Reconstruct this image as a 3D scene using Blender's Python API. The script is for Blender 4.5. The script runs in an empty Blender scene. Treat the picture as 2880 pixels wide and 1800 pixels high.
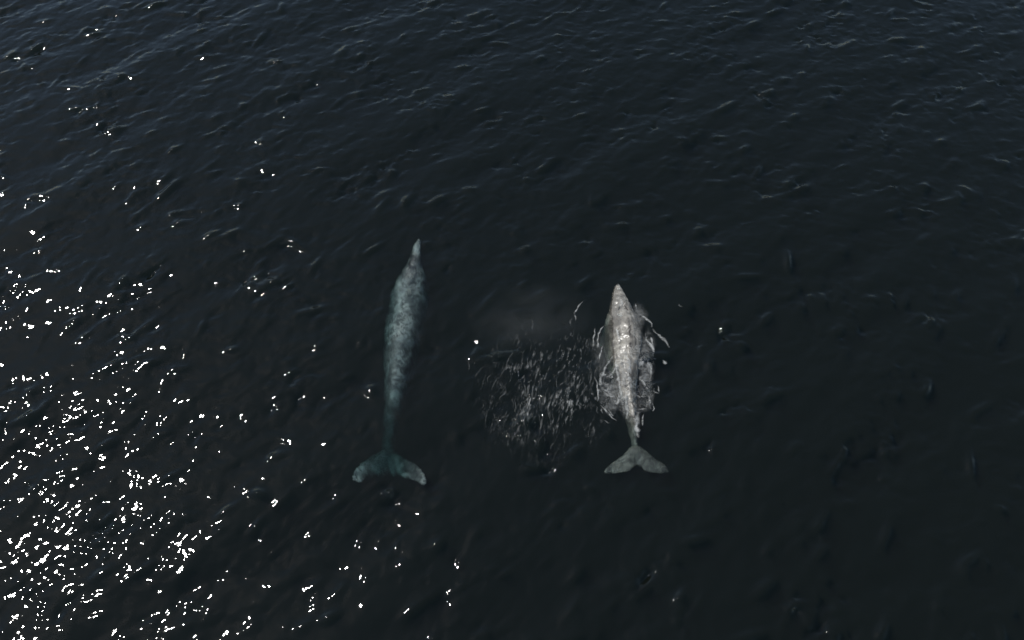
import bpy, bmesh, math, random
import numpy as np
from mathutils import Vector, noise

random.seed(4)
rng = np.random.default_rng(11)
S = bpy.context.scene
COL = S.collection
R = math.radians

# ------------------------------------------------------------------ camera
CAM_H = 29.4
PITCH = 56.0
HT = 0.637                      # tan of half the horizontal field of view
VT = HT * 0.625
cam = bpy.data.cameras.new("camera")
cam.angle = 2 * math.atan(HT)
cam.clip_start, cam.clip_end = 0.5, 12000
camo = bpy.data.objects.new("camera", cam)
camo.location = (0, 0, CAM_H)
camo.rotation_euler = (R(90 - PITCH), 0, 0)
COL.objects.link(camo)
S.camera = camo


def pdir(px, py):
    """view direction through a point of the 2880 x 1800 photograph"""
    a = (px / 1440 - 1) * HT
    b = (1 - py / 900) * VT
    c, s = math.cos(R(PITCH)), math.sin(R(PITCH))
    return Vector((a, c + b * s, -s + b * c))


def at(px, py, z=0.0):
    d = pdir(px, py)
    t = (z - CAM_H) / d.z
    return Vector((d.x * t, d.y * t, z))


# ------------------------------------------------------------------ light
m = pdir(130, 1500)
sun_dir = Vector((m.x, m.y, -m.z)).normalized()
SUN_EL = math.asin(sun_dir.z)
SUN_AZ = math.atan2(sun_dir.x, sun_dir.y)
w = bpy.data.worlds.new("World")
S.world = w
w.use_nodes = True
nt = w.node_tree
bg = nt.nodes["Background"]
sky = nt.nodes.new("ShaderNodeTexSky")
sky.sky_type = 'NISHITA'
sky.sun_disc = False
sky.sun_elevation = SUN_EL
sky.sun_rotation = SUN_AZ
sky.air_density = 1.0
sky.dust_density = 0.35
sky.ozone_density = 0.4
bg.inputs[1].default_value = 0.09
nt.links.new(sky.outputs[0], bg.inputs[0])
sl = bpy.data.lights.new("sun", 'SUN')
sl.energy = 3.0
sl.angle = R(0.53)
sl.color = (1.0, 0.975, 0.93)
so = bpy.data.objects.new("sun", sl)
so.rotation_euler = sun_dir.to_track_quat('Z', 'Y').to_euler()
so.location = (-20, 10, 60)
COL.objects.link(so)

# ------------------------------------------------------------------ render
S.render.engine = 'CYCLES'
S.view_settings.view_transform = 'Standard'
S.view_settings.look = 'None'
S.view_settings.exposure = 0.0
S.view_settings.gamma = 1.0
cy = S.cycles
cy.use_adaptive_sampling = False
cy.use_denoising = True
cy.max_bounces = 5
cy.diffuse_bounces = 1
cy.glossy_bounces = 2
cy.transmission_bounces = 3
cy.volume_bounces = 0
cy.transparent_max_bounces = 10
cy.sample_clamp_direct = 0.0
cy.sample_clamp_indirect = 3.0
cy.filter_width = 1.55

# ------------------------------------------------------------------ helpers


def tag(o, label=None, cat=None, group=None, kind=None):
    for k, v in (("label", label), ("category", cat), ("group", group), ("kind", kind)):
        if v:
            o[k] = v
    return o


def mesh_obj(name, verts, faces, mat, parent=None, smooth=True):
    me = bpy.data.meshes.new(name)
    me.from_pydata([tuple(v) for v in verts], [], faces)
    me.update()
    if smooth:
        me.shade_smooth()
    if mat:
        me.materials.append(mat)
    o = bpy.data.objects.new(name, me)
    COL.objects.link(o)
    if parent:
        o.parent = parent
    return o


class NT:
    """small helper to write node trees"""

    def __init__(self, name):
        self.m = bpy.data.materials.new(name)
        self.m.use_nodes = True
        self.t = self.m.node_tree
        self.t.nodes.clear()
        self.out = self.t.nodes.new("ShaderNodeOutputMaterial")

    def n(self, typ, ins=None, **props):
        x = self.t.nodes.new("ShaderNode" + typ)
        for k, v in props.items():
            setattr(x, k, v)
        for k, v in (ins or {}).items():
            s = x.inputs[k]
            if isinstance(v, bpy.types.NodeSocket):
                self.t.links.new(v, s)
            else:
                s.default_value = v
        return x

    def math(self, op, a, b=0.0, clamp=False):
        return self.n("Math", {0: a, 1: b}, operation=op, use_clamp=clamp).outputs[0]

    def ramp(self, fac, stops):
        x = self.n("ValToRGB", {0: fac})
        e = x.color_ramp.elements
        while len(e) < len(stops):
            e.new(0.5)
        for el, (p, c) in zip(e, stops):
            el.position = p
            el.color = (c, c, c, 1) if isinstance(c, (int, float)) else (*c, 1)
        return x.outputs[0]

    def mixc(self, f, a, b, mode='MIX'):
        x = self.n("Mix", data_type='RGBA', blend_type=mode)
        for i, v in ((0, f), (6, a), (7, b)):
            s = x.inputs[i]
            if isinstance(v, bpy.types.NodeSocket):
                self.t.links.new(v, s)
            else:
                s.default_value = v if i == 0 else (*v, 1)
        return x.outputs[2]


# ------------------------------------------------------------------ waves (one height field; foam and whales read it too)
K = 700
lam = np.exp(rng.uniform(math.log(0.22), math.log(9.0), K))
main_dir = R(-56)               # the swell runs towards the lower right of the picture
th = main_dir + rng.normal(0, 1, K) * np.interp(lam, [0.3, 0.8, 2.5, 6], [0.85, 0.65, 0.36, 0.25])
kk = 2 * math.pi / lam
KX, KY = kk * np.cos(th), kk * np.sin(th)
RMS_SLOPE = 0.142
spec = np.interp(lam, [0.22, 0.35, 0.6, 1.1, 2.0, 9.0], [0.45, 1.00, 1.25, 1.15, 0.66, 0.30])
slope_i = RMS_SLOPE * math.sqrt(2.0 / K) * spec
AMP = slope_i / kk
PH = rng.uniform(0, 2 * math.pi, K)
SHORT = lam < 1.6
# slow envelopes that make the short waves come in patches and packets
KE = 60
lame = np.exp(rng.uniform(math.log(0.7), math.log(8.0), KE))
the = rng.uniform(0, 2 * math.pi, KE)
EX, EY = 2 * math.pi / lame * np.cos(the), 2 * math.pi / lame * np.sin(the)
EA = np.full(KE, math.sqrt(2.0 / KE))
EP = rng.uniform(0, 2 * math.pi, KE)


def env_of(e):
    return 0.40 + 0.48 * np.exp(0.75 * e - 0.2)


def _sum(xs, ys, kx, ky, amp, ph, fx=1.0, fy=1.0):
    A = np.exp(1j * (xs[:, None] * kx[None] + ph[None])) * fx * amp[None]
    B = np.exp(1j * ys[:, None] * ky[None]) * fy
    return np.imag(A @ B.T)


def wave_grid(xs, ys, dx, dy):
    fx = np.clip(2.0 - 5.0 * dx[:, None] / lam[None], 0, 1)
    fy = np.clip(2.0 - 5.0 * dy[:, None] / lam[None], 0, 1)
    s, l = SHORT, ~SHORT
    e = env_of(_sum(xs, ys, EX, EY, EA, EP))
    return (_sum(xs, ys, KX[s], KY[s], AMP[s], PH[s], fx[:, s], fy[:, s]) * e
            + _sum(xs, ys, KX[l], KY[l], AMP[l], PH[l], fx[:, l], fy[:, l]))


def wave_z(x, y):
    v = AMP * np.sin(KX * x + KY * y + PH)
    e = env_of(np.sum(EA * np.sin(EX * x + EY * y + EP)))
    return float(v[SHORT].sum() * e + v[~SHORT].sum())


# ------------------------------------------------------------------ water material
def water_mat():
    g = NT("sea_water")
    tc = g.n("TexCoord").outputs["Object"]
    geo = g.n("NewGeometry").outputs["Position"]

    def nz(scale, rot, sx, sy, detail, rough, dist=0.0, off=0.0):
        mp = g.n("Mapping", {"Vector": geo, "Rotation": (0, 0, rot), "Location": (off, off, off)})
        mp = g.n("Mapping", {"Vector": mp.outputs[0], "Scale": (sx, sy, 1)})
        return g.n("TexNoise", {"Vector": mp.outputs[0], "Scale": scale, "Detail": detail, "Roughness": rough,
                                "Distortion": dist}).outputs[0]
    fine = nz(5.0, R(20), 0.8, 1.2, 2.0, 0.55, 0.3, 7.0)        # 10 - 20 cm ripples
    # water stirred up behind and left of the surfaced whale
    c = at(1540, 1120)
    sep = g.n("SeparateXYZ", {0: geo})
    ex = g.math('DIVIDE', g.math('SUBTRACT', sep.outputs[0], c.x), 4.3)
    ey = g.math('DIVIDE', g.math('SUBTRACT', sep.outputs[1], c.y), 3.3)
    rr = g.math('SQRT', g.math('ADD', g.math('MULTIPLY', ex, ex), g.math('MULTIPLY', ey, ey)))
    stir = g.ramp(g.math('ADD', rr, g.math('MULTIPLY', g.math('SUBTRACT', nz(0.8, 0, 1, 1, 2, .5), 0.5), 0.9)),
                  [(0.45, 1.0), (1.0, 0.0)])
    choppy = nz(3.6, R(20), 1.5, 0.45, 3, 0.6, 0.6, 2.0)
    h2 = g.math('MULTIPLY', fine, 0.0055)
    h3 = g.math('MULTIPLY', g.math('MULTIPLY', choppy, stir), 0.045)
    h = g.math('ADD', h2, h3)
    bump = g.n("Bump", {"Height": h, "Strength": 1.0, "Distance": 1.0}).outputs[0]
    fres = g.n("Fresnel", {"IOR": 1.333, "Normal": bump}).outputs[0]
    gl = g.n("BsdfAnisotropic" if False else "BsdfGlossy", {"Color": (1, 1, 1, 1), "Roughness": 0.066, "Normal": bump}, distribution='BECKMANN')
    tr = g.n("BsdfTransparent", {"Color": (1, 1, 1, 1)})
    rf = g.n("BsdfRefraction", {"Color": (1, 1, 1, 1), "Roughness": 0.0, "IOR": 1.333, "Normal": bump})
    m1 = g.n("MixShader", {0: 0.62, 1: tr.outputs[0], 2: rf.outputs[0]})
    m2 = g.n("MixShader", {0: fres, 1: m1.outputs[0], 2: gl.outputs[0]})
    g.t.links.new(m2.outputs[0], g.out.inputs["Surface"])
    va = g.n("VolumeAbsorption", {"Color": (0.0, 0.34, 0.32, 1), "Density": 1.15})
    vs = g.n("VolumeScatter", {"Color": (0.97, 0.93, 0.76, 1), "Density": 0.185, "Anisotropy": 0.0})
    ad = g.n("AddShader", {0: va.outputs[0], 1: vs.outputs[0]})
    g.t.links.new(ad.outputs[0], g.out.inputs["Volume"])
    return g.m


def axis(lo, hi, step, far, n_far):
    core = np.arange(lo, hi + step / 2, step)
    t = np.linspace(0, 1, n_far + 1)[1:]
    grow = (np.exp(t * math.log(far / step)) - 1) / (far / step - 1) * far
    grow = np.maximum(grow, step * np.arange(1, n_far + 1))
    return np.concatenate([(lo - grow)[::-1], core, hi + grow])


def build_water():
    xs = axis(-36, 36, 0.05, 7000, 110)
    ys = axis(3, 48, 0.05, 7000, 110)
    dx, dy = np.gradient(xs), np.gradient(ys)
    H = wave_grid(xs, ys, dx, dy)
    nx, ny = len(xs), len(ys)
    # scattered steep wavelets: each has one spot that mirrors the sun, even far from the glitter path
    r2 = np.random.default_rng(5)
    for k in range(1300):
        cx, cyy = r2.uniform(-34, 34), r2.uniform(4, 47)
        sg = r2.uniform(0.085, 0.14)
        top_slope = 0.08 + r2.exponential(0.14)
        el = r2.uniform(1.8, 4.0)
        am = min(top_slope, 0.65) * sg / 0.607
        an = R(34) + r2.normal(0, 0.4)
        i0, i1 = np.searchsorted(xs, (cx - 1.3, cx + 1.3))
        j0, j1 = np.searchsorted(ys, (cyy - 1.3, cyy + 1.3))
        gx, gy = np.meshgrid(xs[i0:i1] - cx, ys[j0:j1] - cyy, indexing='ij')
        u = (gx * math.cos(an) + gy * math.sin(an)) / (sg * el)
        v = (-gx * math.sin(an) + gy * math.cos(an)) / sg
        H[i0:i1, j0:j1] += am * np.exp(-0.5 * (u * u + v * v))
    X, Y = np.meshgrid(xs, ys, indexing='ij')
    top = np.stack([X, Y, H], -1).reshape(-1, 3)
    idx = np.arange(nx * ny).reshape(nx, ny)
    q = np.stack([idx[:-1, :-1], idx[1:, :-1], idx[1:, 1:], idx[:-1, 1:]], -1).reshape(-1, 4)
    # close the body of water: outline goes down to the bed
    D = -45.0
    ring = np.concatenate([idx[:, 0], idx[-1, 1:], idx[-2::-1, -1], idx[0, -2:0:-1]])
    low = top[ring].copy()
    low[:, 2] = D
    base = nx * ny
    k = len(ring)
    j = np.arange(k)
    j2 = (j + 1) % k
    side = np.stack([ring[j2], ring[j], base + j, base + j2], -1)
    verts = np.concatenate([top, low]).astype(np.float32)
    quads = np.concatenate([q, side]).astype(np.int32)
    me = bpy.data.meshes.new("water")
    nq = len(quads)
    me.vertices.add(len(verts))
    me.vertices.foreach_set("co", verts.ravel())
    me.loops.add(nq * 4 + k)
    loops = np.concatenate([quads.ravel(), (base + np.arange(k))[::-1].astype(np.int32)])
    me.loops.foreach_set("vertex_index", loops)
    me.polygons.add(nq + 1)
    me.polygons.foreach_set("loop_start", np.concatenate([np.arange(nq) * 4, [nq * 4]]).astype(np.int32))
    me.update(calc_edges=True)
    me.validate()
    sm = np.ones(len(me.polygons), bool)
    sm[len(q):] = False
    me.polygons.foreach_set("use_smooth", sm)
    me.materials.append(water_mat())
    o = bpy.data.objects.new("water", me)
    COL.objects.link(o)
    tag(o, "dark rippled sea water with sun glitter at the lower left", "water", kind="structure")


def build_bed():
    g = NT("seabed_silt")
    tc = g.n("NewGeometry").outputs["Position"]
    nzz = g.n("TexNoise", {"Vector": tc, "Scale": 0.2, "Detail": 4.0})
    c = g.ramp(nzz.outputs[0], [(0.3, (0.05, 0.05, 0.045)), (0.7, (0.09, 0.085, 0.07))])
    b = g.n("BsdfPrincipled", {"Base Color": c, "Roughness": 0.9})
    g.t.links.new(b.outputs[0], g.out.inputs[0])
    s = 7100
    o = mesh_obj("seabed", [(-s, -s, -46), (s, -s, -46), (s, s, -46), (-s, s, -46)], [(0, 1, 2, 3)], g.m, smooth=False)
    tag(o, "dark silt sea bed far below the water", "seabed", kind="structure")


build_water()
build_bed()


# ------------------------------------------------------------------ whale skin
def skin_mat(name, dark, mid, pale, spot, wet=0.3, scale=1.0, streak=0.0, lo=0.43, hi=0.58, shift=(0, 0, 0)):
    g = NT(name)
    tc = g.n("VectorMath", {0: g.n("TexCoord").outputs["Object"], 1: shift}, operation="ADD").outputs[0]

    def noise_(sc, det, rough, dist, st=(1, 1, 1)):
        mp = g.n("Mapping", {"Vector": tc, "Scale": st})
        return g.n("TexNoise", {"Vector": mp.outputs[0], "Scale": sc, "Detail": det, "Roughness": rough, "Distortion": dist}).outputs[0]
    n1 = noise_(1.0, 3.0, 0.55, 0.6)
    n2 = noise_(1.7 * scale, 3.0, 0.58, 1.6)
    n4 = noise_(3.4 * scale, 2.5, 0.55, 1.2)
    n5 = noise_(4.0, 3.0, 0.6, 0.3, (2.2, 0.28, 1.0))
    base = g.mixc(g.ramp(n1, [(0.38, 0.0), (0.62, 1.0)]), dark, mid)
    mot = g.ramp(n2, [(lo, 0.0), (hi, 1.0)])
    base = g.mixc(g.math('MULTIPLY', mot, 0.9), base, pale)
    base = g.mixc(g.math('MULTIPLY', g.ramp(n4, [(0.35, 1.0), (0.52, 0.0)]), 0.55), base, dark)
    v = g.n("TexVoronoi", {"Vector": tc, "Scale": 2.2 * scale, "Randomness": 1.0})
    blot = g.ramp(g.math('ADD', v.outputs["Distance"], g.math('MULTIPLY', n4, 0.25)), [(0.20, 1.0), (0.40, 0.0)])
    sp = g.math('MULTIPLY', blot, g.ramp(n1, [(0.42, 0.15), (0.58, 1.0)]))
    base = g.mixc(g.math('MULTIPLY', sp, 0.85), base, spot)
    curl = g.ramp(g.math('ABSOLUTE', g.math('SUBTRACT', noise_(2.9 * scale, 2.0, 0.5, 1.8), 0.5)), [(0.0, 1.0), (0.045, 0.25), (0.09, 0.0)])
    base = g.mixc(g.math('MULTIPLY', g.math('MULTIPLY', curl, g.ramp(n1, [(0.42, 0.1), (0.58, 1.0)])), 0.9), base, spot)
    if streak:
        base = g.mixc(g.math('MULTIPLY', g.ramp(n5, [(0.42, 0.0), (0.62, 1.0)]), streak), base, pale)
    base = g.mixc(g.math('MULTIPLY', g.ramp(noise_(0.9, 3.0, 0.6, 0.4, (1, 1, 2)), [(0.42, 1.0), (0.52, 0.0)]), 0.65), base, dark)
    hgt = g.math('ADD', g.math('MULTIPLY', n2, 0.06), g.math('MULTIPLY', n5, 0.05 if streak else 0.0))
    bump = g.n("Bump", {"Height": hgt, "Strength": 0.4, "Distance": 1.0}).outputs[0]
    b = g.n("BsdfPrincipled", {"Base Color": base, "Roughness": g.ramp(n2, [(0.3, 0.36), (0.7, 0.58)]), "Normal": bump,
                               "Coat Weight": wet, "Coat Roughness": 0.24})
    g.t.links.new(b.outputs[0], g.out.inputs[0])
    return g.m


def plain_mat(name, col, rough):
    g = NT(name)
    tc = g.n("TexCoord").outputs["Object"]
    nn = g.n("TexNoise", {"Vector": tc, "Scale": 25.0, "Detail": 3.0}).outputs[0]
    c = g.mixc(nn, tuple(x * 0.65 for x in col), tuple(min(1, x * 1.3) for x in col))
    b = g.n("BsdfPrincipled", {"Base Color": c, "Roughness": rough})
    g.t.links.new(b.outputs[0], g.out.inputs[0])
    return g.m


def catmull(pts, n):
    """resample rows of numbers with a Catmull-Rom curve"""
    P = np.array(pts, float)
    P = np.vstack([2 * P[0] - P[1], P, 2 * P[-1] - P[-2]])
    out = []
    segs = len(P) - 3
    for i in range(n):
        u = i / (n - 1) * segs
        s = min(int(u), segs - 1)
        t = u - s
        p0, p1, p2, p3 = P[s:s + 4]
        out.append(0.5 * (2 * p1 + (p2 - p0) * t + (2 * p0 - 5 * p1 + 4 * p2 - p3) * t * t + (3 * p1 - p0 - 3 * p2 + p3) * t ** 3))
    return np.array(out)


def loft(rings, verts, faces, flip=False):
    """rings: lists of equally many points; closes both ends"""
    n = len(rings[0])
    base = len(verts)
    for r in rings:
        verts.extend(Vector(p) for p in r)
    for i in range(len(rings) - 1):
        for j in range(n):
            a, b = base + i * n + j, base + i * n + (j + 1) % n
            f = (a, b, b + n, a + n)
            faces.append(f[::-1] if flip else f)
    faces.append(tuple(range(base, base + n))[::-1] if not flip else tuple(range(base, base + n)))
    e = base + (len(rings) - 1) * n
    faces.append(tuple(range(e, e + n)) if not flip else tuple(range(e, e + n))[::-1])


def blade(sections, verts, faces):
    """sections: (leading point, trailing point, thickness, up vector): a fluke or flipper as a closed aerofoil loft"""
    rings = []
    for lead, trail, th_, up in sections:
        r = []
        m_ = 9
        for k in range(m_):
            t = k / (m_ - 1)
            prof = max(1.9 * math.sqrt(max(t, 0)) * (1 - t), min(0.75, 0.05 / th_) * min(1, 14 * t + 0.3))
            r.append(lead.lerp(trail, t) + up * th_ * 0.5 * prof)
        for k in range(m_ - 2, 0, -1):
            t = k / (m_ - 1)
            prof = max(1.9 * math.sqrt(max(t, 0)) * (1 - t), min(0.75, 0.05 / th_) * min(1, 14 * t + 0.3))
            r.append(lead.lerp(trail, t) - up * th_ * 0.5 * prof)
        rings.append(r)
    loft(rings, verts, faces)


def build_whale(name, stations, fluke, label, mat, spots, voxel, knuckle, peak, ridge_h, lean=0.0):
    """stations: (left px, right px, row py, centre z, half height); px are places on the photograph, set down on the level z"""
    rows = []
    for lx, rx, py, zc, hh in stations:
        a, b = at(lx, py, zc), at(rx, py, zc)
        c = (a + b) / 2
        rows.append((c.x, c.y, zc, (b - a).length / 2, hh))
    rows = catmull(rows, 90)
    origin = Vector((rows[45][0], rows[45][1], rows[45][2]))
    verts, faces, rings = [], [], []
    N = 32
    L = len(rows)
    for i, (x, y, z, hw, hh) in enumerate(rows):
        p0, p1 = rows[max(0, i - 1)], rows[min(L - 1, i + 1)]
        t = Vector((p1[0] - p0[0], p1[1] - p0[1], 0)).normalized()
        side = Vector((-t.y, t.x, 0))
        f = i / (L - 1)
        kn = 0.0
        if 0.58 < f < 0.93:                        # knuckles along the ridge of the tail stock
            kn = knuckle * (0.5 + 0.5 * math.cos((f - 0.58) / 0.35 * 2 * math.pi * 9)) * math.sin((f - 0.58) / 0.35 * math.pi)
        r = []
        hw, hh = max(hw, 0.03), max(hh, 0.03)
        for j in range(N):
            a = 2 * math.pi * j / N
            ca, sa = math.cos(a), math.sin(a)
            px_ = hw * math.copysign(abs(ca) ** 0.92, ca)
            pz_ = hh * math.copysign(abs(sa) ** (peak if sa > 0 else 0.9), sa)
            if sa > 0:                              # dorsal ridge; head flattened, with the splash guard before the blowholes
                ridge = math.exp(-(ca / 0.22) ** 2)
                pz_ += ridge * hh * (ridge_h if f > 0.3 else 0.03) + ridge * kn
                if 0.13 < f < 0.22:
                    pz_ += ridge * hh * 0.12 * math.sin((f - 0.13) / 0.09 * math.pi)
            r.append(Vector((x, y, z)) + side * (px_ - lean * max(0.0, pz_)) + Vector((0, 0, 1)) * pz_)
        rings.append(r)
    loft(rings, verts, faces, flip=True)
    # flukes: one aerofoil from tip to tip; rows of (lead px, lead py, trail px, trail py, z, thickness)
    secs = []
    for lx, ly, tx, ty, z, th_ in catmull(fluke, 41):
        secs.append((at(lx, ly, z), at(tx, ty, z - 0.02), max(th_, 0.06), Vector((0, 0, 1))))
    blade(secs, verts, faces)
    # paddle-shaped flippers low on the sides
    for s in (-1, 1):
        i0 = 24
        x, y, z, hw, hh = rows[i0]
        p1 = rows[i0 + 2]
        t = Vector((p1[0] - x, p1[1] - y, 0)).normalized()
        side = Vector((-t.y, t.x, 0)) * s
        root = Vector((x, y, z - hh * 0.45)) + side * hw * 0.65
        secs = []
        LEN = (hw * 1.45)
        for k in range(9):
            u = k / 8
            p = root + side * LEN * u * 0.55 + t * LEN * u * 0.95 - Vector((0, 0, 1)) * LEN * 0.5 * u
            ch = hw * (0.36 + 0.42 * math.sin(min(1, u * 1.15) * math.pi * 0.9)) * (1 - 0.75 * u ** 3)
            secs.append((p - t * ch * 0.45 + side * ch * 0.25, p + t * ch * 0.5 - side * ch * 0.25, 0.20 * hw * (1 - 0.6 * u), Vector((0, 0, 1))))
        blade(secs if s > 0 else secs[::-1], verts, faces)
    root_o = bpy.data.objects.new(name, None)
    root_o.location = origin
    root_o.empty_display_size = 1
    COL.objects.link(root_o)
    body = mesh_obj("body", [v - origin for v in verts], faces, mat, root_o)
    rm = body.modifiers.new("Remesh", 'REMESH')
    rm.mode = 'VOXEL'
    rm.voxel_size = voxel
    rm.use_smooth_shade = True
    sm = body.modifiers.new("Smooth", 'SMOOTH')
    sm.factor, sm.iterations = 0.5, 4
    tx = bpy.data.textures.new("flesh_relief", 'CLOUDS')
    tx.noise_scale = 0.35
    dm = body.modifiers.new("Relief", 'DISPLACE')
    dm.texture = tx
    dm.strength, dm.mid_level = 0.10, 0.5
    tag(root_o, label, "whale")

    def top(f, off):
        """a point of the back: f from snout to tail, off across it in half widths"""
        i = f * (L - 1)
        i0 = min(int(i), L - 2)
        r_ = rows[i0] + (rows[i0 + 1] - rows[i0]) * (i - i0)
        t = Vector((rows[i0 + 1][0] - rows[i0][0], rows[i0 + 1][1] - rows[i0][1], 0)).normalized()
        side = Vector((-t.y, t.x, 0))
        return Vector((r_[0], r_[1], r_[2] + r_[4] * math.sqrt(max(0, 1 - off * off)))) + side * r_[3] * off - origin, t, side, r_[3]

    # twin blowholes behind the splash guard
    skin_dark = plain_mat("blowhole_skin", (0.03, 0.03, 0.03), 0.6)
    for s in (-1, 1):
        p, t, side, hw = top(0.235, 0.16 * s)
        vs, fs, rr = [], [], []
        for k in range(7):
            u = k / 6
            c = p + t * (u - 0.5) * 0.26 + side * s * (0.10 * u) + Vector((0, 0, 0.012))
            wd = 0.028 * math.sin(max(0.12, min(0.88, u)) * math.pi)
            rr.append([c + side * wd * math.cos(q) + Vector((0, 0, 1)) * wd * 0.7 * math.sin(q) for q in [i * math.pi / 4 for i in range(8)]])
        loft(rr, vs, fs)
        mesh_obj("blowhole", vs, fs, skin_dark, root_o)
    # eyes low on the head
    eye_m = plain_mat("eye_dark", (0.02, 0.018, 0.015), 0.1)
    for s in (-1, 1):
        p, t, side, hw = top(0.245, 0.0)
        bm = bmesh.new()
        bmesh.ops.create_icosphere(bm, subdivisions=2, radius=0.06)
        me = bpy.data.meshes.new("eye")
        bm.to_mesh(me)
        bm.free()
        me.shade_smooth()
        me.materials.append(eye_m)
        e = bpy.data.objects.new("eye", me)
        i0 = int(0.245 * (L - 1))
        e.location = Vector((rows[i0][0], rows[i0][1], rows[i0][2] - rows[i0][4] * 0.35)) - origin + side * s * rows[i0][3] * 0.93
        e.parent = root_o
        COL.objects.link(e)
    # barnacle clusters
    bm_ = plain_mat("barnacle_shell", (0.58, 0.57, 0.50), 0.85)
    for f, off, rad, cnt in spots:
        bm = bmesh.new()
        p, t, side, hw = top(f, off)
        for k in range(cnt):
            a = random.uniform(0, 2 * math.pi)
            d = rad * math.sqrt(random.random())
            ff = f + d * math.sin(a) / 11.0
            oo = max(-0.93, min(0.93, off + d * math.cos(a) / max(hw, 0.1)))
            c, _, _, _ = top(max(0.005, min(0.98, ff)), oo)
            rr = random.uniform(0.018, 0.04)
            res = bmesh.ops.create_cone(bm, cap_ends=True, segments=7, radius1=rr, radius2=rr * 0.45, depth=rr * 1.0)
            bmesh.ops.translate(bm, verts=res["verts"], vec=c + Vector((0, 0, 0.008)))
        me = bpy.data.meshes.new("barnacle_cluster")
        bm.to_mesh(me)
        bm.free()
        me.materials.append(bm_)
        o = bpy.data.objects.new("barnacle_cluster", me)
        o.parent = root_o
        COL.objects.link(o)
    return root_o


LEAN = -0.18
LIFT = -0.11


def ZA(x, y):   # first enlargement of the photograph -> its pixels
    return 960 + x / 1.99, 640 + y / 1.99


def ZB(x, y):
    return 1560 + x / 2.608, 780 + y / 2.608


def stA(rows):
    out = []
    for y, l, r, zt, hh in rows:      # zt = height of the back, hh = half height
        zt += LIFT if y < 800 else -0.05
        lx, py = ZA(l, y)
        rx, _ = ZA(r, y)
        out.append((lx, rx, py, zt - hh, hh))
    return out


def stB(rows):
    out = []
    for y, l, r, zt, hh in rows:
        e = (r - l) * (0.07 if y < 1150 else 0.03) + 1.5
        l, r = l - e, r + e
        lx, py = ZB(l, y)
        rx, _ = ZB(r, y)
        out.append((lx, rx, py, zt - hh, hh))
    return out


left_st = stA([
    (72, 431, 448, -0.11, 0.09), (100, 414, 450, -0.11, 0.17), (150, 393, 448, -0.08, 0.26), (210, 372, 452, -0.06, 0.36),
    (265, 342, 468, -0.06, 0.50), (320, 316, 484, -0.06, 0.66), (400, 285, 492, -0.07, 0.84), (500, 268, 485, -0.09, 0.96),
    (600, 246, 466, -0.10, 1.00), (700, 242, 440, -0.14, 0.96), (790, 242, 416, -0.20, 0.88), (870, 246, 390, -0.28, 0.76),
    (950, 248, 366, -0.34, 0.62), (1030, 246, 344, -0.55, 0.48), (1110, 238, 326, -0.95, 0.38), (1190, 234, 310, -1.25, 0.28),
    (1265, 236, 302, -1.40, 0.19), (1320, 250, 292, -1.35, 0.08)])


def flk(conv, rows):
    out = []
    for lx, ly, tx, ty, z, th_ in rows:
        a, b = conv(lx, ly)
        c, d = conv(tx, ty)
        out.append((a, b, c, d, z, th_))
    return out


left_fluke = flk(ZA, [
    (66, 1418, 80, 1430, -0.32, 0.03), (60, 1380, 106, 1434, -0.34, 0.07), (92, 1338, 138, 1420, -0.45, 0.10), (140, 1304, 185, 1408, -0.75, 0.13),
    (200, 1278, 232, 1404, -1.05, 0.17), (248, 1258, 262, 1398, -1.25, 0.22), (270, 1254, 270, 1388, -1.30, 0.24), (292, 1260, 282, 1398, -1.25, 0.22),
    (335, 1282, 312, 1408, -1.0, 0.17), (390, 1304, 360, 1418, -0.62, 0.13), (432, 1330, 408, 1428, -0.42, 0.10), (466, 1376, 440, 1446, -0.32, 0.07),
    (484, 1428, 464, 1452, -0.30, 0.03)])

right_st = stB([
    (62, 455, 475, 0.05, 0.08), (85, 440, 488, 0.08, 0.15), (130, 428, 508, 0.14, 0.22), (190, 420, 538, 0.20, 0.32),
    (250, 404, 568, 0.22, 0.44), (320, 388, 602, 0.22, 0.56), (400, 380, 628, 0.24, 0.66), (480, 380, 640, 0.28, 0.72),
    (560, 386, 636, 0.30, 0.74), (640, 398, 622, 0.30, 0.70), (720, 414, 608, 0.27, 0.63), (800, 436, 598, 0.22, 0.54),
    (880, 466, 594, 0.15, 0.46), (960, 496, 598, 0.07, 0.38), (1040, 524, 602, -0.03, 0.31), (1120, 544, 604, -0.19, 0.25),
    (1190, 556, 606, -0.30, 0.19), (1250, 566, 612, -0.38, 0.13), (1310, 580, 614, -0.42, 0.06)])
right_fluke = flk(ZB, [
    (358, 1432, 366, 1440, -0.36, 0.03), (378, 1400, 402, 1443, -0.34, 0.06), (425, 1358, 452, 1446, -0.32, 0.09), (480, 1312, 505, 1438, -0.32, 0.11),
    (528, 1278, 555, 1424, -0.33, 0.14), (570, 1244, 592, 1400, -0.34, 0.18), (598, 1236, 604, 1388, -0.35, 0.20), (628, 1244, 618, 1400, -0.34, 0.18),
    (680, 1282, 655, 1424, -0.33, 0.14), (732, 1322, 708, 1442, -0.32, 0.11), (780, 1354, 765, 1446, -0.32, 0.09), (820, 1388, 812, 1442, -0.34, 0.06),
    (842, 1432, 836, 1440, -0.37, 0.03)])

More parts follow.
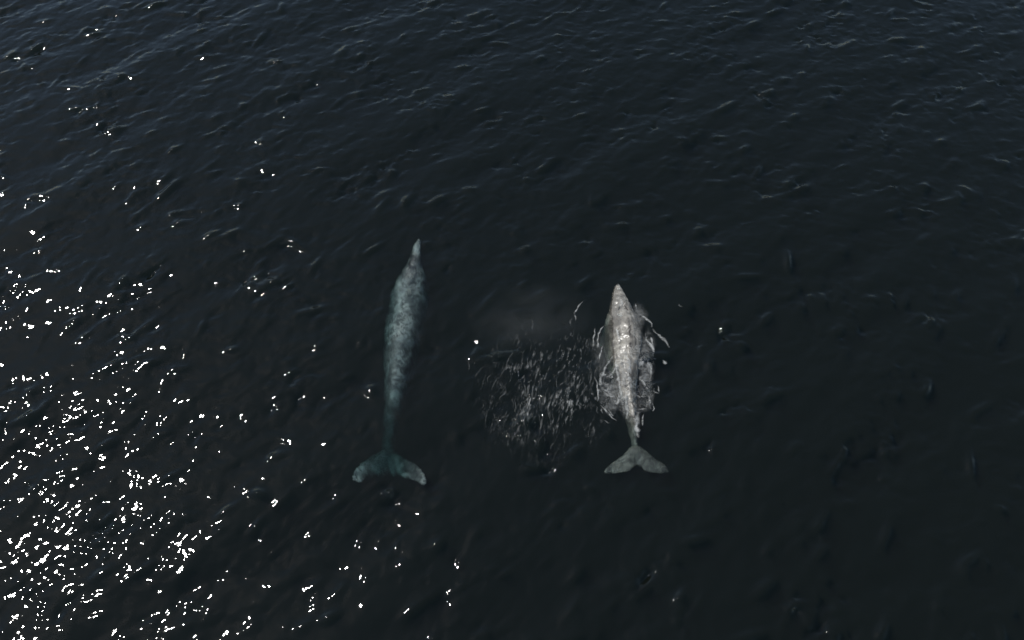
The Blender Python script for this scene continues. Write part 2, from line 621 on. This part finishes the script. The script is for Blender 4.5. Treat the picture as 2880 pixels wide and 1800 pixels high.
skinA = skin_mat("mottled_skin_submerged", (0.03, 0.034, 0.036), (0.14, 0.155, 0.155), (0.52, 0.56, 0.54), (0.85, 0.86, 0.80), 0.0, 0.8, shift=(13.7, 4.1, 2.2))
skinB = skin_mat("mottled_skin_wet", (0.050, 0.042, 0.032), (0.135, 0.120, 0.096), (0.32, 0.292, 0.242), (0.62, 0.585, 0.50), 0.4, 0.6, 0.7, shift=(3.3, 31.0, 8.4))
build_whale("grey_whale", left_st, left_fluke,
            "longer bluish mottled whale on the left, swimming just under the dark surface",
            skinA, [(0.07, -0.1, 0.12, 14), (0.2, 0.1, 0.16, 20), (0.27, 0.35, 0.18, 22), (0.30, -0.1, 0.2, 34), (0.37, 0.0, 0.13, 34),
                    (0.24, -0.4, 0.10, 26)], 0.045, 0.05, 1.0, 0.0)
build_whale("grey_whale", right_st, right_fluke,
            "shorter pale grey whale on the right, wet back above water with foam around it",
            skinB, [(0.08, 0.0, 0.08, 8), (0.28, -0.2, 0.12, 14), (0.33, 0.25, 0.12, 10)], 0.035, 0.06, 1.5, 0.10, LEAN)


# ------------------------------------------------------------------ foam
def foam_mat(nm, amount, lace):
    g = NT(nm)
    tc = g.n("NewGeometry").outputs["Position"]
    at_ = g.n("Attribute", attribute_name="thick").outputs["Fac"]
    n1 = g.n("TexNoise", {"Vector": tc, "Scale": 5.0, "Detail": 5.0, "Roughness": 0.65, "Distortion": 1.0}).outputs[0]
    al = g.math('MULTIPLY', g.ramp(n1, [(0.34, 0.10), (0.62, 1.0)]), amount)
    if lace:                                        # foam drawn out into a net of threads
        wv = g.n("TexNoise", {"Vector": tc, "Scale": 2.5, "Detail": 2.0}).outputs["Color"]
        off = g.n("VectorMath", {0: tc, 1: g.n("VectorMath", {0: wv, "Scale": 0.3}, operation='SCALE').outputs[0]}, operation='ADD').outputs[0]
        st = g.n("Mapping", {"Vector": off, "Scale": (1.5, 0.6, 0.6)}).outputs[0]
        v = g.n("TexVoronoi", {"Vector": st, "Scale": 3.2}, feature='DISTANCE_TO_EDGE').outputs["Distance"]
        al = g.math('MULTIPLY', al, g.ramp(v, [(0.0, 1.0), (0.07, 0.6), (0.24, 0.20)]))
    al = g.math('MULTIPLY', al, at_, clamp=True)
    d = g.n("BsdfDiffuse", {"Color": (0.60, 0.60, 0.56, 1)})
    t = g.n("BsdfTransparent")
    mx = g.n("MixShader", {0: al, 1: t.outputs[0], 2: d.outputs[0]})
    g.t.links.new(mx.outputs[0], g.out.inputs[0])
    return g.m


def streak_mat():
    """thin foam drawn out into broken streaks"""
    g = NT("streaked_sea_foam")
    tc = g.n("NewGeometry").outputs["Position"]
    at_ = g.n("Attribute", attribute_name="thick").outputs["Fac"]

    def nz(sc, st, rot, det, dist):
        mp = g.n("Mapping", {"Vector": tc, "Rotation": (0, 0, R(rot))}).outputs[0]
        mp = g.n("Mapping", {"Vector": mp, "Scale": st}).outputs[0]
        return g.n("TexNoise", {"Vector": mp, "Scale": sc, "Detail": det, "Roughness": 0.6, "Distortion": dist}).outputs[0]
    a = nz(3.3, (2.3, 0.62, 1), 14, 4.0, 0.7)
    b = nz(6.5, (2.0, 0.6, 1), 8, 3.0, 0.5)
    c = nz(0.9, (1, 1, 1), 0, 3.0, 0.8)
    k = g.math('MULTIPLY', g.ramp(a, [(0.52, 0.0), (0.70, 1.0)]), g.ramp(b, [(0.40, 0.15), (0.62, 1.0)]))
    k = g.math('MULTIPLY', k, g.ramp(c, [(0.42, 0.08), (0.62, 1.0)]))
    al = g.math('MULTIPLY', g.math('MULTIPLY', k, at_), 0.95, clamp=True)
    d = g.n("BsdfDiffuse", {"Color": (0.60, 0.60, 0.56, 1)})
    t = g.n("BsdfTransparent")
    mx = g.n("MixShader", {0: al, 1: t.outputs[0], 2: d.outputs[0]})
    g.t.links.new(mx.outputs[0], g.out.inputs[0])
    return g.m


FOAM_AND_HIGHLIGHT = foam_mat('sea_foam_and_highlight', 1.0, False)
THIN = foam_mat('thin_sea_foam', 0.26, False)
STREAK = streak_mat()
LACE = foam_mat("lacy_sea_foam", 0.42, True)
PROFILE = [(-1.0, 0.0), (-0.55, 0.55), (0.0, 1.0), (0.55, 0.55), (1.0, 0.0)]


def foam_obj(name, data, mat, label):
    verts, faces, thick = data
    o = mesh_obj(name, verts, faces, mat)
    at_ = o.data.attributes.new("thick", 'FLOAT', 'POINT')
    at_.data.foreach_set("value", np.array(thick, np.float32))
    tag(o, label, "foam", kind="stuff")
    return o


def strand(path, width, data, jitter=0.03, h=0.012, lift=0.010, strength=1.0, cut=None):
    """a low soft-edged ridge of foam along photo points, lying on the waves and over the back"""
    verts, faces, thick = data
    P = [at(*p) for p in path]
    n = max(7, int(sum((P[i + 1] - P[i]).length for i in range(len(P) - 1)) / 0.07))
    C = catmull([(p.x, p.y) for p in P], n)
    ph = random.uniform(0, 100)
    base = len(verts)
    for i in range(n):
        a, b = C[max(0, i - 1)], C[min(n - 1, i + 1)]
        t = Vector((b[0] - a[0], b[1] - a[1], 0))
        if t.length < 1e-6:
            t = Vector((0, 1, 0))
        t.normalize()
        s = Vector((-t.y, t.x, 0))
        u = i / (n - 1)
        wob = noise.noise(Vector((ph, i * 0.3, 0)))
        wob2 = noise.noise(Vector((ph + 9, i * 0.45, 0)))
        taper = math.sin(math.pi * min(0.98, max(0.02, u))) ** 0.6
        ww = max(0.02, width * 1.5 * (0.3 + 0.7 * taper) * (0.8 + 0.9 * wob2))
        cx, cy_ = C[i][0] + s.x * wob * jitter * 2, C[i][1] + s.y * wob * jitter * 2
        for q, k in PROFILE:
            x, y = cx + s.x * ww * 0.5 * q, cy_ + s.y * ww * 0.5 * q
            z = max(wave_z(x, y), SURF(x, y)) + lift + h * k
            verts.append(Vector((x, y, z)))
            thick.append(k * taper * strength)
    for i in range(n - 1):
        for j in range(4):
            a = base + i * 5 + j
            faces.append((a, a + 1, a + 6, a + 5))


def patch(cx, cy_, rx, ry, data, strength, rot=0.0, nr=16, na=44, soft=1.0):
    """a soft-edged sheet of foam lace, given in photo pixels"""
    verts, faces, thick = data
    base = len(verts)
    ph = random.uniform(0, 100)
    for i in range(nr + 1):
        for j in range(na):
            a = 2 * math.pi * j / na
            rr = i / nr * (1 + 0.35 * noise.noise(Vector((math.cos(a) * 1.3 + ph, math.sin(a) * 1.3, 0))))
            u, v = rx * rr * math.cos(a), ry * rr * math.sin(a)
            u, v = u * math.cos(rot) - v * math.sin(rot), u * math.sin(rot) + v * math.cos(rot)
            p = at(cx + u, cy_ + v)
            verts.append(Vector((p.x, p.y, max(wave_z(p.x, p.y), SURF(p.x, p.y)) + 0.012)))
            thick.append(strength * max(0, 1 - (i / nr) ** 2) ** soft)
    for i in range(nr):
        for j in range(na):
            a, b = base + i * na + j, base + i * na + (j + 1) % na
            faces.append((a, a + na, b + na, b))


# height of the surfaced whale's back so that foam washes over it
RB = []
for lx, rx, py, zc, hh in right_st:
    a, b = at(lx, py, zc), at(rx, py, zc)
    RB.append(((a.x + b.x) / 2, a.y, zc, (b.x - a.x) / 2, hh))
RB = sorted(RB, key=lambda r: r[1])
RY = np.array([r[1] for r in RB])
RA = np.array(RB)


def SURF(x, y):
    if y < RY[0] or y > RY[-1]:
        return -9
    cx, zc, hw, hh = (float(np.interp(y, RY, RA[:, k])) for k in (0, 2, 3, 4))
    u = (x - cx) / max(hw * 1.14, 0.02)
    if abs(u) >= 1:
        return -9
    return zc + hh * (1 - u * u) ** 0.75 * 1.03 + 0.05


B = lambda *pts: [ZB(*p) for p in pts]
big = [
    (B((430, 590), (385, 650), (345, 720), (335, 790), (350, 835)), 0.12),
    (B((425, 675), (440, 690), (395, 730), (375, 745)), 0.10),
    (B((405, 690), (420, 740), (385, 745)), 0.06),
    (B((315, 400), (318, 470), (312, 525)), 0.07),
    (B((372, 350), (330, 395), (318, 440)), 0.06),
    (B((295, 375), (288, 430), (278, 530)), 0.06),
    (B((355, 500), (335, 560), (325, 620)), 0.05),
    (B((210, 180), (170, 220), (150, 270), (155, 315)), 0.07),
    (B((610, 270), (660, 300), (705, 340), (715, 370)), 0.09),
    (B((720, 380), (760, 430), (800, 455), (845, 515)), 0.12),
    (B((792, 600), (815, 625), (822, 632)), 0.15),
    (B((650, 440), (690, 480), (725, 540), (715, 590)), 0.12),
    (B((700, 440), (712, 470), (718, 500)), 0.12),
    (B((640, 580), (660, 595), (700, 650), (712, 700), (705, 750)), 0.13),
    (B((645, 590), (620, 640), (615, 680)), 0.14),
    (B((660, 600), (640, 640), (650, 660)), 0.12),
    (B((655, 715), (628, 745), (660, 775), (690, 820), (700, 865)), 0.10),
    (B((575, 855), (605, 868), (645, 875), (650, 820)), 0.09),
    (B((690, 870), (700, 900), (700, 925)), 0.07),
    (B((615, 990), (600, 1060), (605, 1120), (612, 1175)), 0.16),
    (B((650, 1000), (642, 1090)), 0.06),
    (B((290, 735), (312, 800), (318, 860), (318, 915)), 0.07),
    (B((335, 940), (380, 985), (420, 1025), (455, 1050)), 0.06),
    (B((385, 960), (410, 1000), (430, 1018)), 0.07),
    (B((450, 870), (470, 900), (455, 930), (440, 915)), 0.09),
    (B((460, 850), (480, 905)), 0.07),
    (B((350, 830), (400, 870), (440, 880)), 0.06),
    (B((400, 800), (395, 850), (430, 880)), 0.06),
    (B((725, 920), (730, 960), (715, 980)), 0.05),
    (B((755, 790), (768, 850)), 0.06),
    (B((590, 200), (600, 240)), 0.07),
    (B((435, 75), (465, 62), (480, 80)), 0.05),
    (B((670, 960), (640, 965), (610, 968)), 0.05),
]
big += [  # ridge and snout highlights of the wet back, laid on as white strands
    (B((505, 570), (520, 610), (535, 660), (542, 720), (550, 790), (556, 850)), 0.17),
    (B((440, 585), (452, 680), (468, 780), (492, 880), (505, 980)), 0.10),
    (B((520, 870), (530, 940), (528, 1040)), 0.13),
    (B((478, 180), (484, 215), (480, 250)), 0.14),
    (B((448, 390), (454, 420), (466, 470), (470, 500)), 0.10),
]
DATA = ([], [], [])
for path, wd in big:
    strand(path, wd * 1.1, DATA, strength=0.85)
# loose threads between the main strands
for k in range(60):
    sgn = random.random()
    if sgn < 0.42:
        cx, cyy = random.gauss(390, 42), random.gauss(850, 95)
    elif sgn < 0.80:
        cx, cyy = random.gauss(668, 36), random.gauss(720, 150)
    else:
        cx, cyy = random.gauss(520, 190), random.gauss(700, 260)
        if 420 < cx < 600 and cyy < 900:
            continue
    a = random.gauss(0.0, 0.6)
    l = random.uniform(10, 60)
    p = [(cx, cyy), (cx + l * math.sin(a) * .5 + random.gauss(0, 4), cyy + l * .5 * math.cos(a)), (cx + l * math.sin(a + .5), cyy + l * math.cos(a + .5))]
    strand(B(*p), random.uniform(0.03, 0.08), DATA, 0.03, 0.006, 0.008, random.uniform(0.2, 0.6))
foam_obj("foam", DATA, FOAM_AND_HIGHLIGHT, "white strands of foam on the water along the flanks of the surfaced whale")

DATA = ([], [], [])
for cx, cyy, rx, ry, st in ((672, 690, 58, 130, 0.9), (680, 840, 55, 110, 0.75), (655, 920, 60, 70, 0.6), (395, 800, 65, 110, 0.6), (400, 930, 75, 90, 0.75),
                            (440, 860, 45, 70, 0.8), (680, 500, 55, 120, 0.7), (600, 300, 60, 90, 0.45), (505, 800, 60, 190, 0.9), (520, 930, 40, 110, 0.9),
                            (470, 640, 50, 110, 0.5), (350, 620, 60, 160, 0.25), (610, 1080, 22, 90, 0.8), (470, 300, 60, 100, 0.3)):
    px_, py_ = ZB(cx, cyy)
    patch(px_, py_, rx * 1.15 / 2.608, ry * 1.1 / 2.608, DATA, st, soft=1.5)
foam_obj("foam_lace", DATA, LACE, "thin lace of foam washing over the surfaced whale and beside its flanks")

DATA = ([], [], [])
for cx, cyy, rx, ry, st in ((668, 640, 60, 170, 0.9), (672, 850, 60, 130, 0.8), (395, 850, 80, 150, 0.8), (500, 760, 60, 230, 0.5), (470, 230, 60, 90, 0.5),
                            (612, 290, 60, 100, 0.8), (330, 560, 60, 180, 0.3), (560, 980, 70, 90, 0.5)):
    px_, py_ = ZB(cx, cyy)
    patch(px_, py_, rx * 1.15 / 2.608, ry * 1.1 / 2.608, DATA, st, soft=1.5)
foam_obj("foam_wash", DATA, THIN, "soft grey wash of aerated water round the flanks of the surfaced whale")

# streaks of the stirred patch between the whales
DATA = ([], [], [])
for k in range(90):
    if random.random() < 0.8:
        cx, cyy = random.gauss(1535, 82), random.gauss(1120, 62)
    else:
        cx, cyy = random.gauss(1500, 110), random.gauss(1050, 60)
    if cx > 1690:
        continue
    a = random.gauss(-0.25, 0.28)
    l = random.uniform(8, 48)
    p = [(cx, cyy), (cx + l * math.sin(a) * .5 + random.gauss(0, 3), cyy + l * .5 * math.cos(a)), (cx + l * math.sin(a), cyy + l * math.cos(a))]
    strand(p, random.uniform(0.025, 0.07), DATA, 0.03, 0.004, 0.006, random.uniform(0.2, 1.0))
foam_obj("wake_foam", DATA, THIN, "few thin foam threads on the stirred water between the two whales")
DATA = ([], [], [])
patch(1535, 1105, 265, 200, DATA, 0.95, -0.15, 100, 320, 1.6)
patch(1600, 990, 45, 75, DATA, 0.8, 0.5, 34, 80)
foam_obj("foam_streaks", DATA, STREAK, "thin grey streaks of foam on the stirred water between the two whales")


# ------------------------------------------------------------------ drifting blow mist
def mist():
    g = NT("blow_mist")
    tc = g.n("TexCoord").outputs["Object"]
    ln = g.n("VectorMath", {0: tc}, operation='LENGTH').outputs["Value"]
    fall = g.ramp(ln, [(0.1, 1.0), (0.98, 0.0)])
    nn = g.n("TexNoise", {"Vector": tc, "Scale": 1.6, "Detail": 3.0}).outputs[0]
    den = g.math('MULTIPLY', g.math('MULTIPLY', fall, g.ramp(nn, [(0.38, 0.0), (0.7, 1.0)])), 0.07)
    pv = g.n("VolumePrincipled", {"Color": (0.95, 0.95, 0.90, 1), "Density": den})
    g.t.links.new(pv.outputs[0], g.out.inputs["Volume"])
    bm = bmesh.new()
    bmesh.ops.create_icosphere(bm, subdivisions=4, radius=1.0)
    me = bpy.data.meshes.new("mist")
    bm.to_mesh(me)
    bm.free()
    me.materials.append(g.m)
    ob = bpy.data.objects.new("mist", me)
    p = at(1490, 900, 1.6)
    ob.location = p
    ob.scale = (2.9, 1.9, 1.3)
    ob.rotation_euler = (0, 0, R(8))
    COL.objects.link(ob)
    tag(ob, "faint grey mist of a whale's blow hanging over the water between the whales", "mist", kind="stuff")


mist()
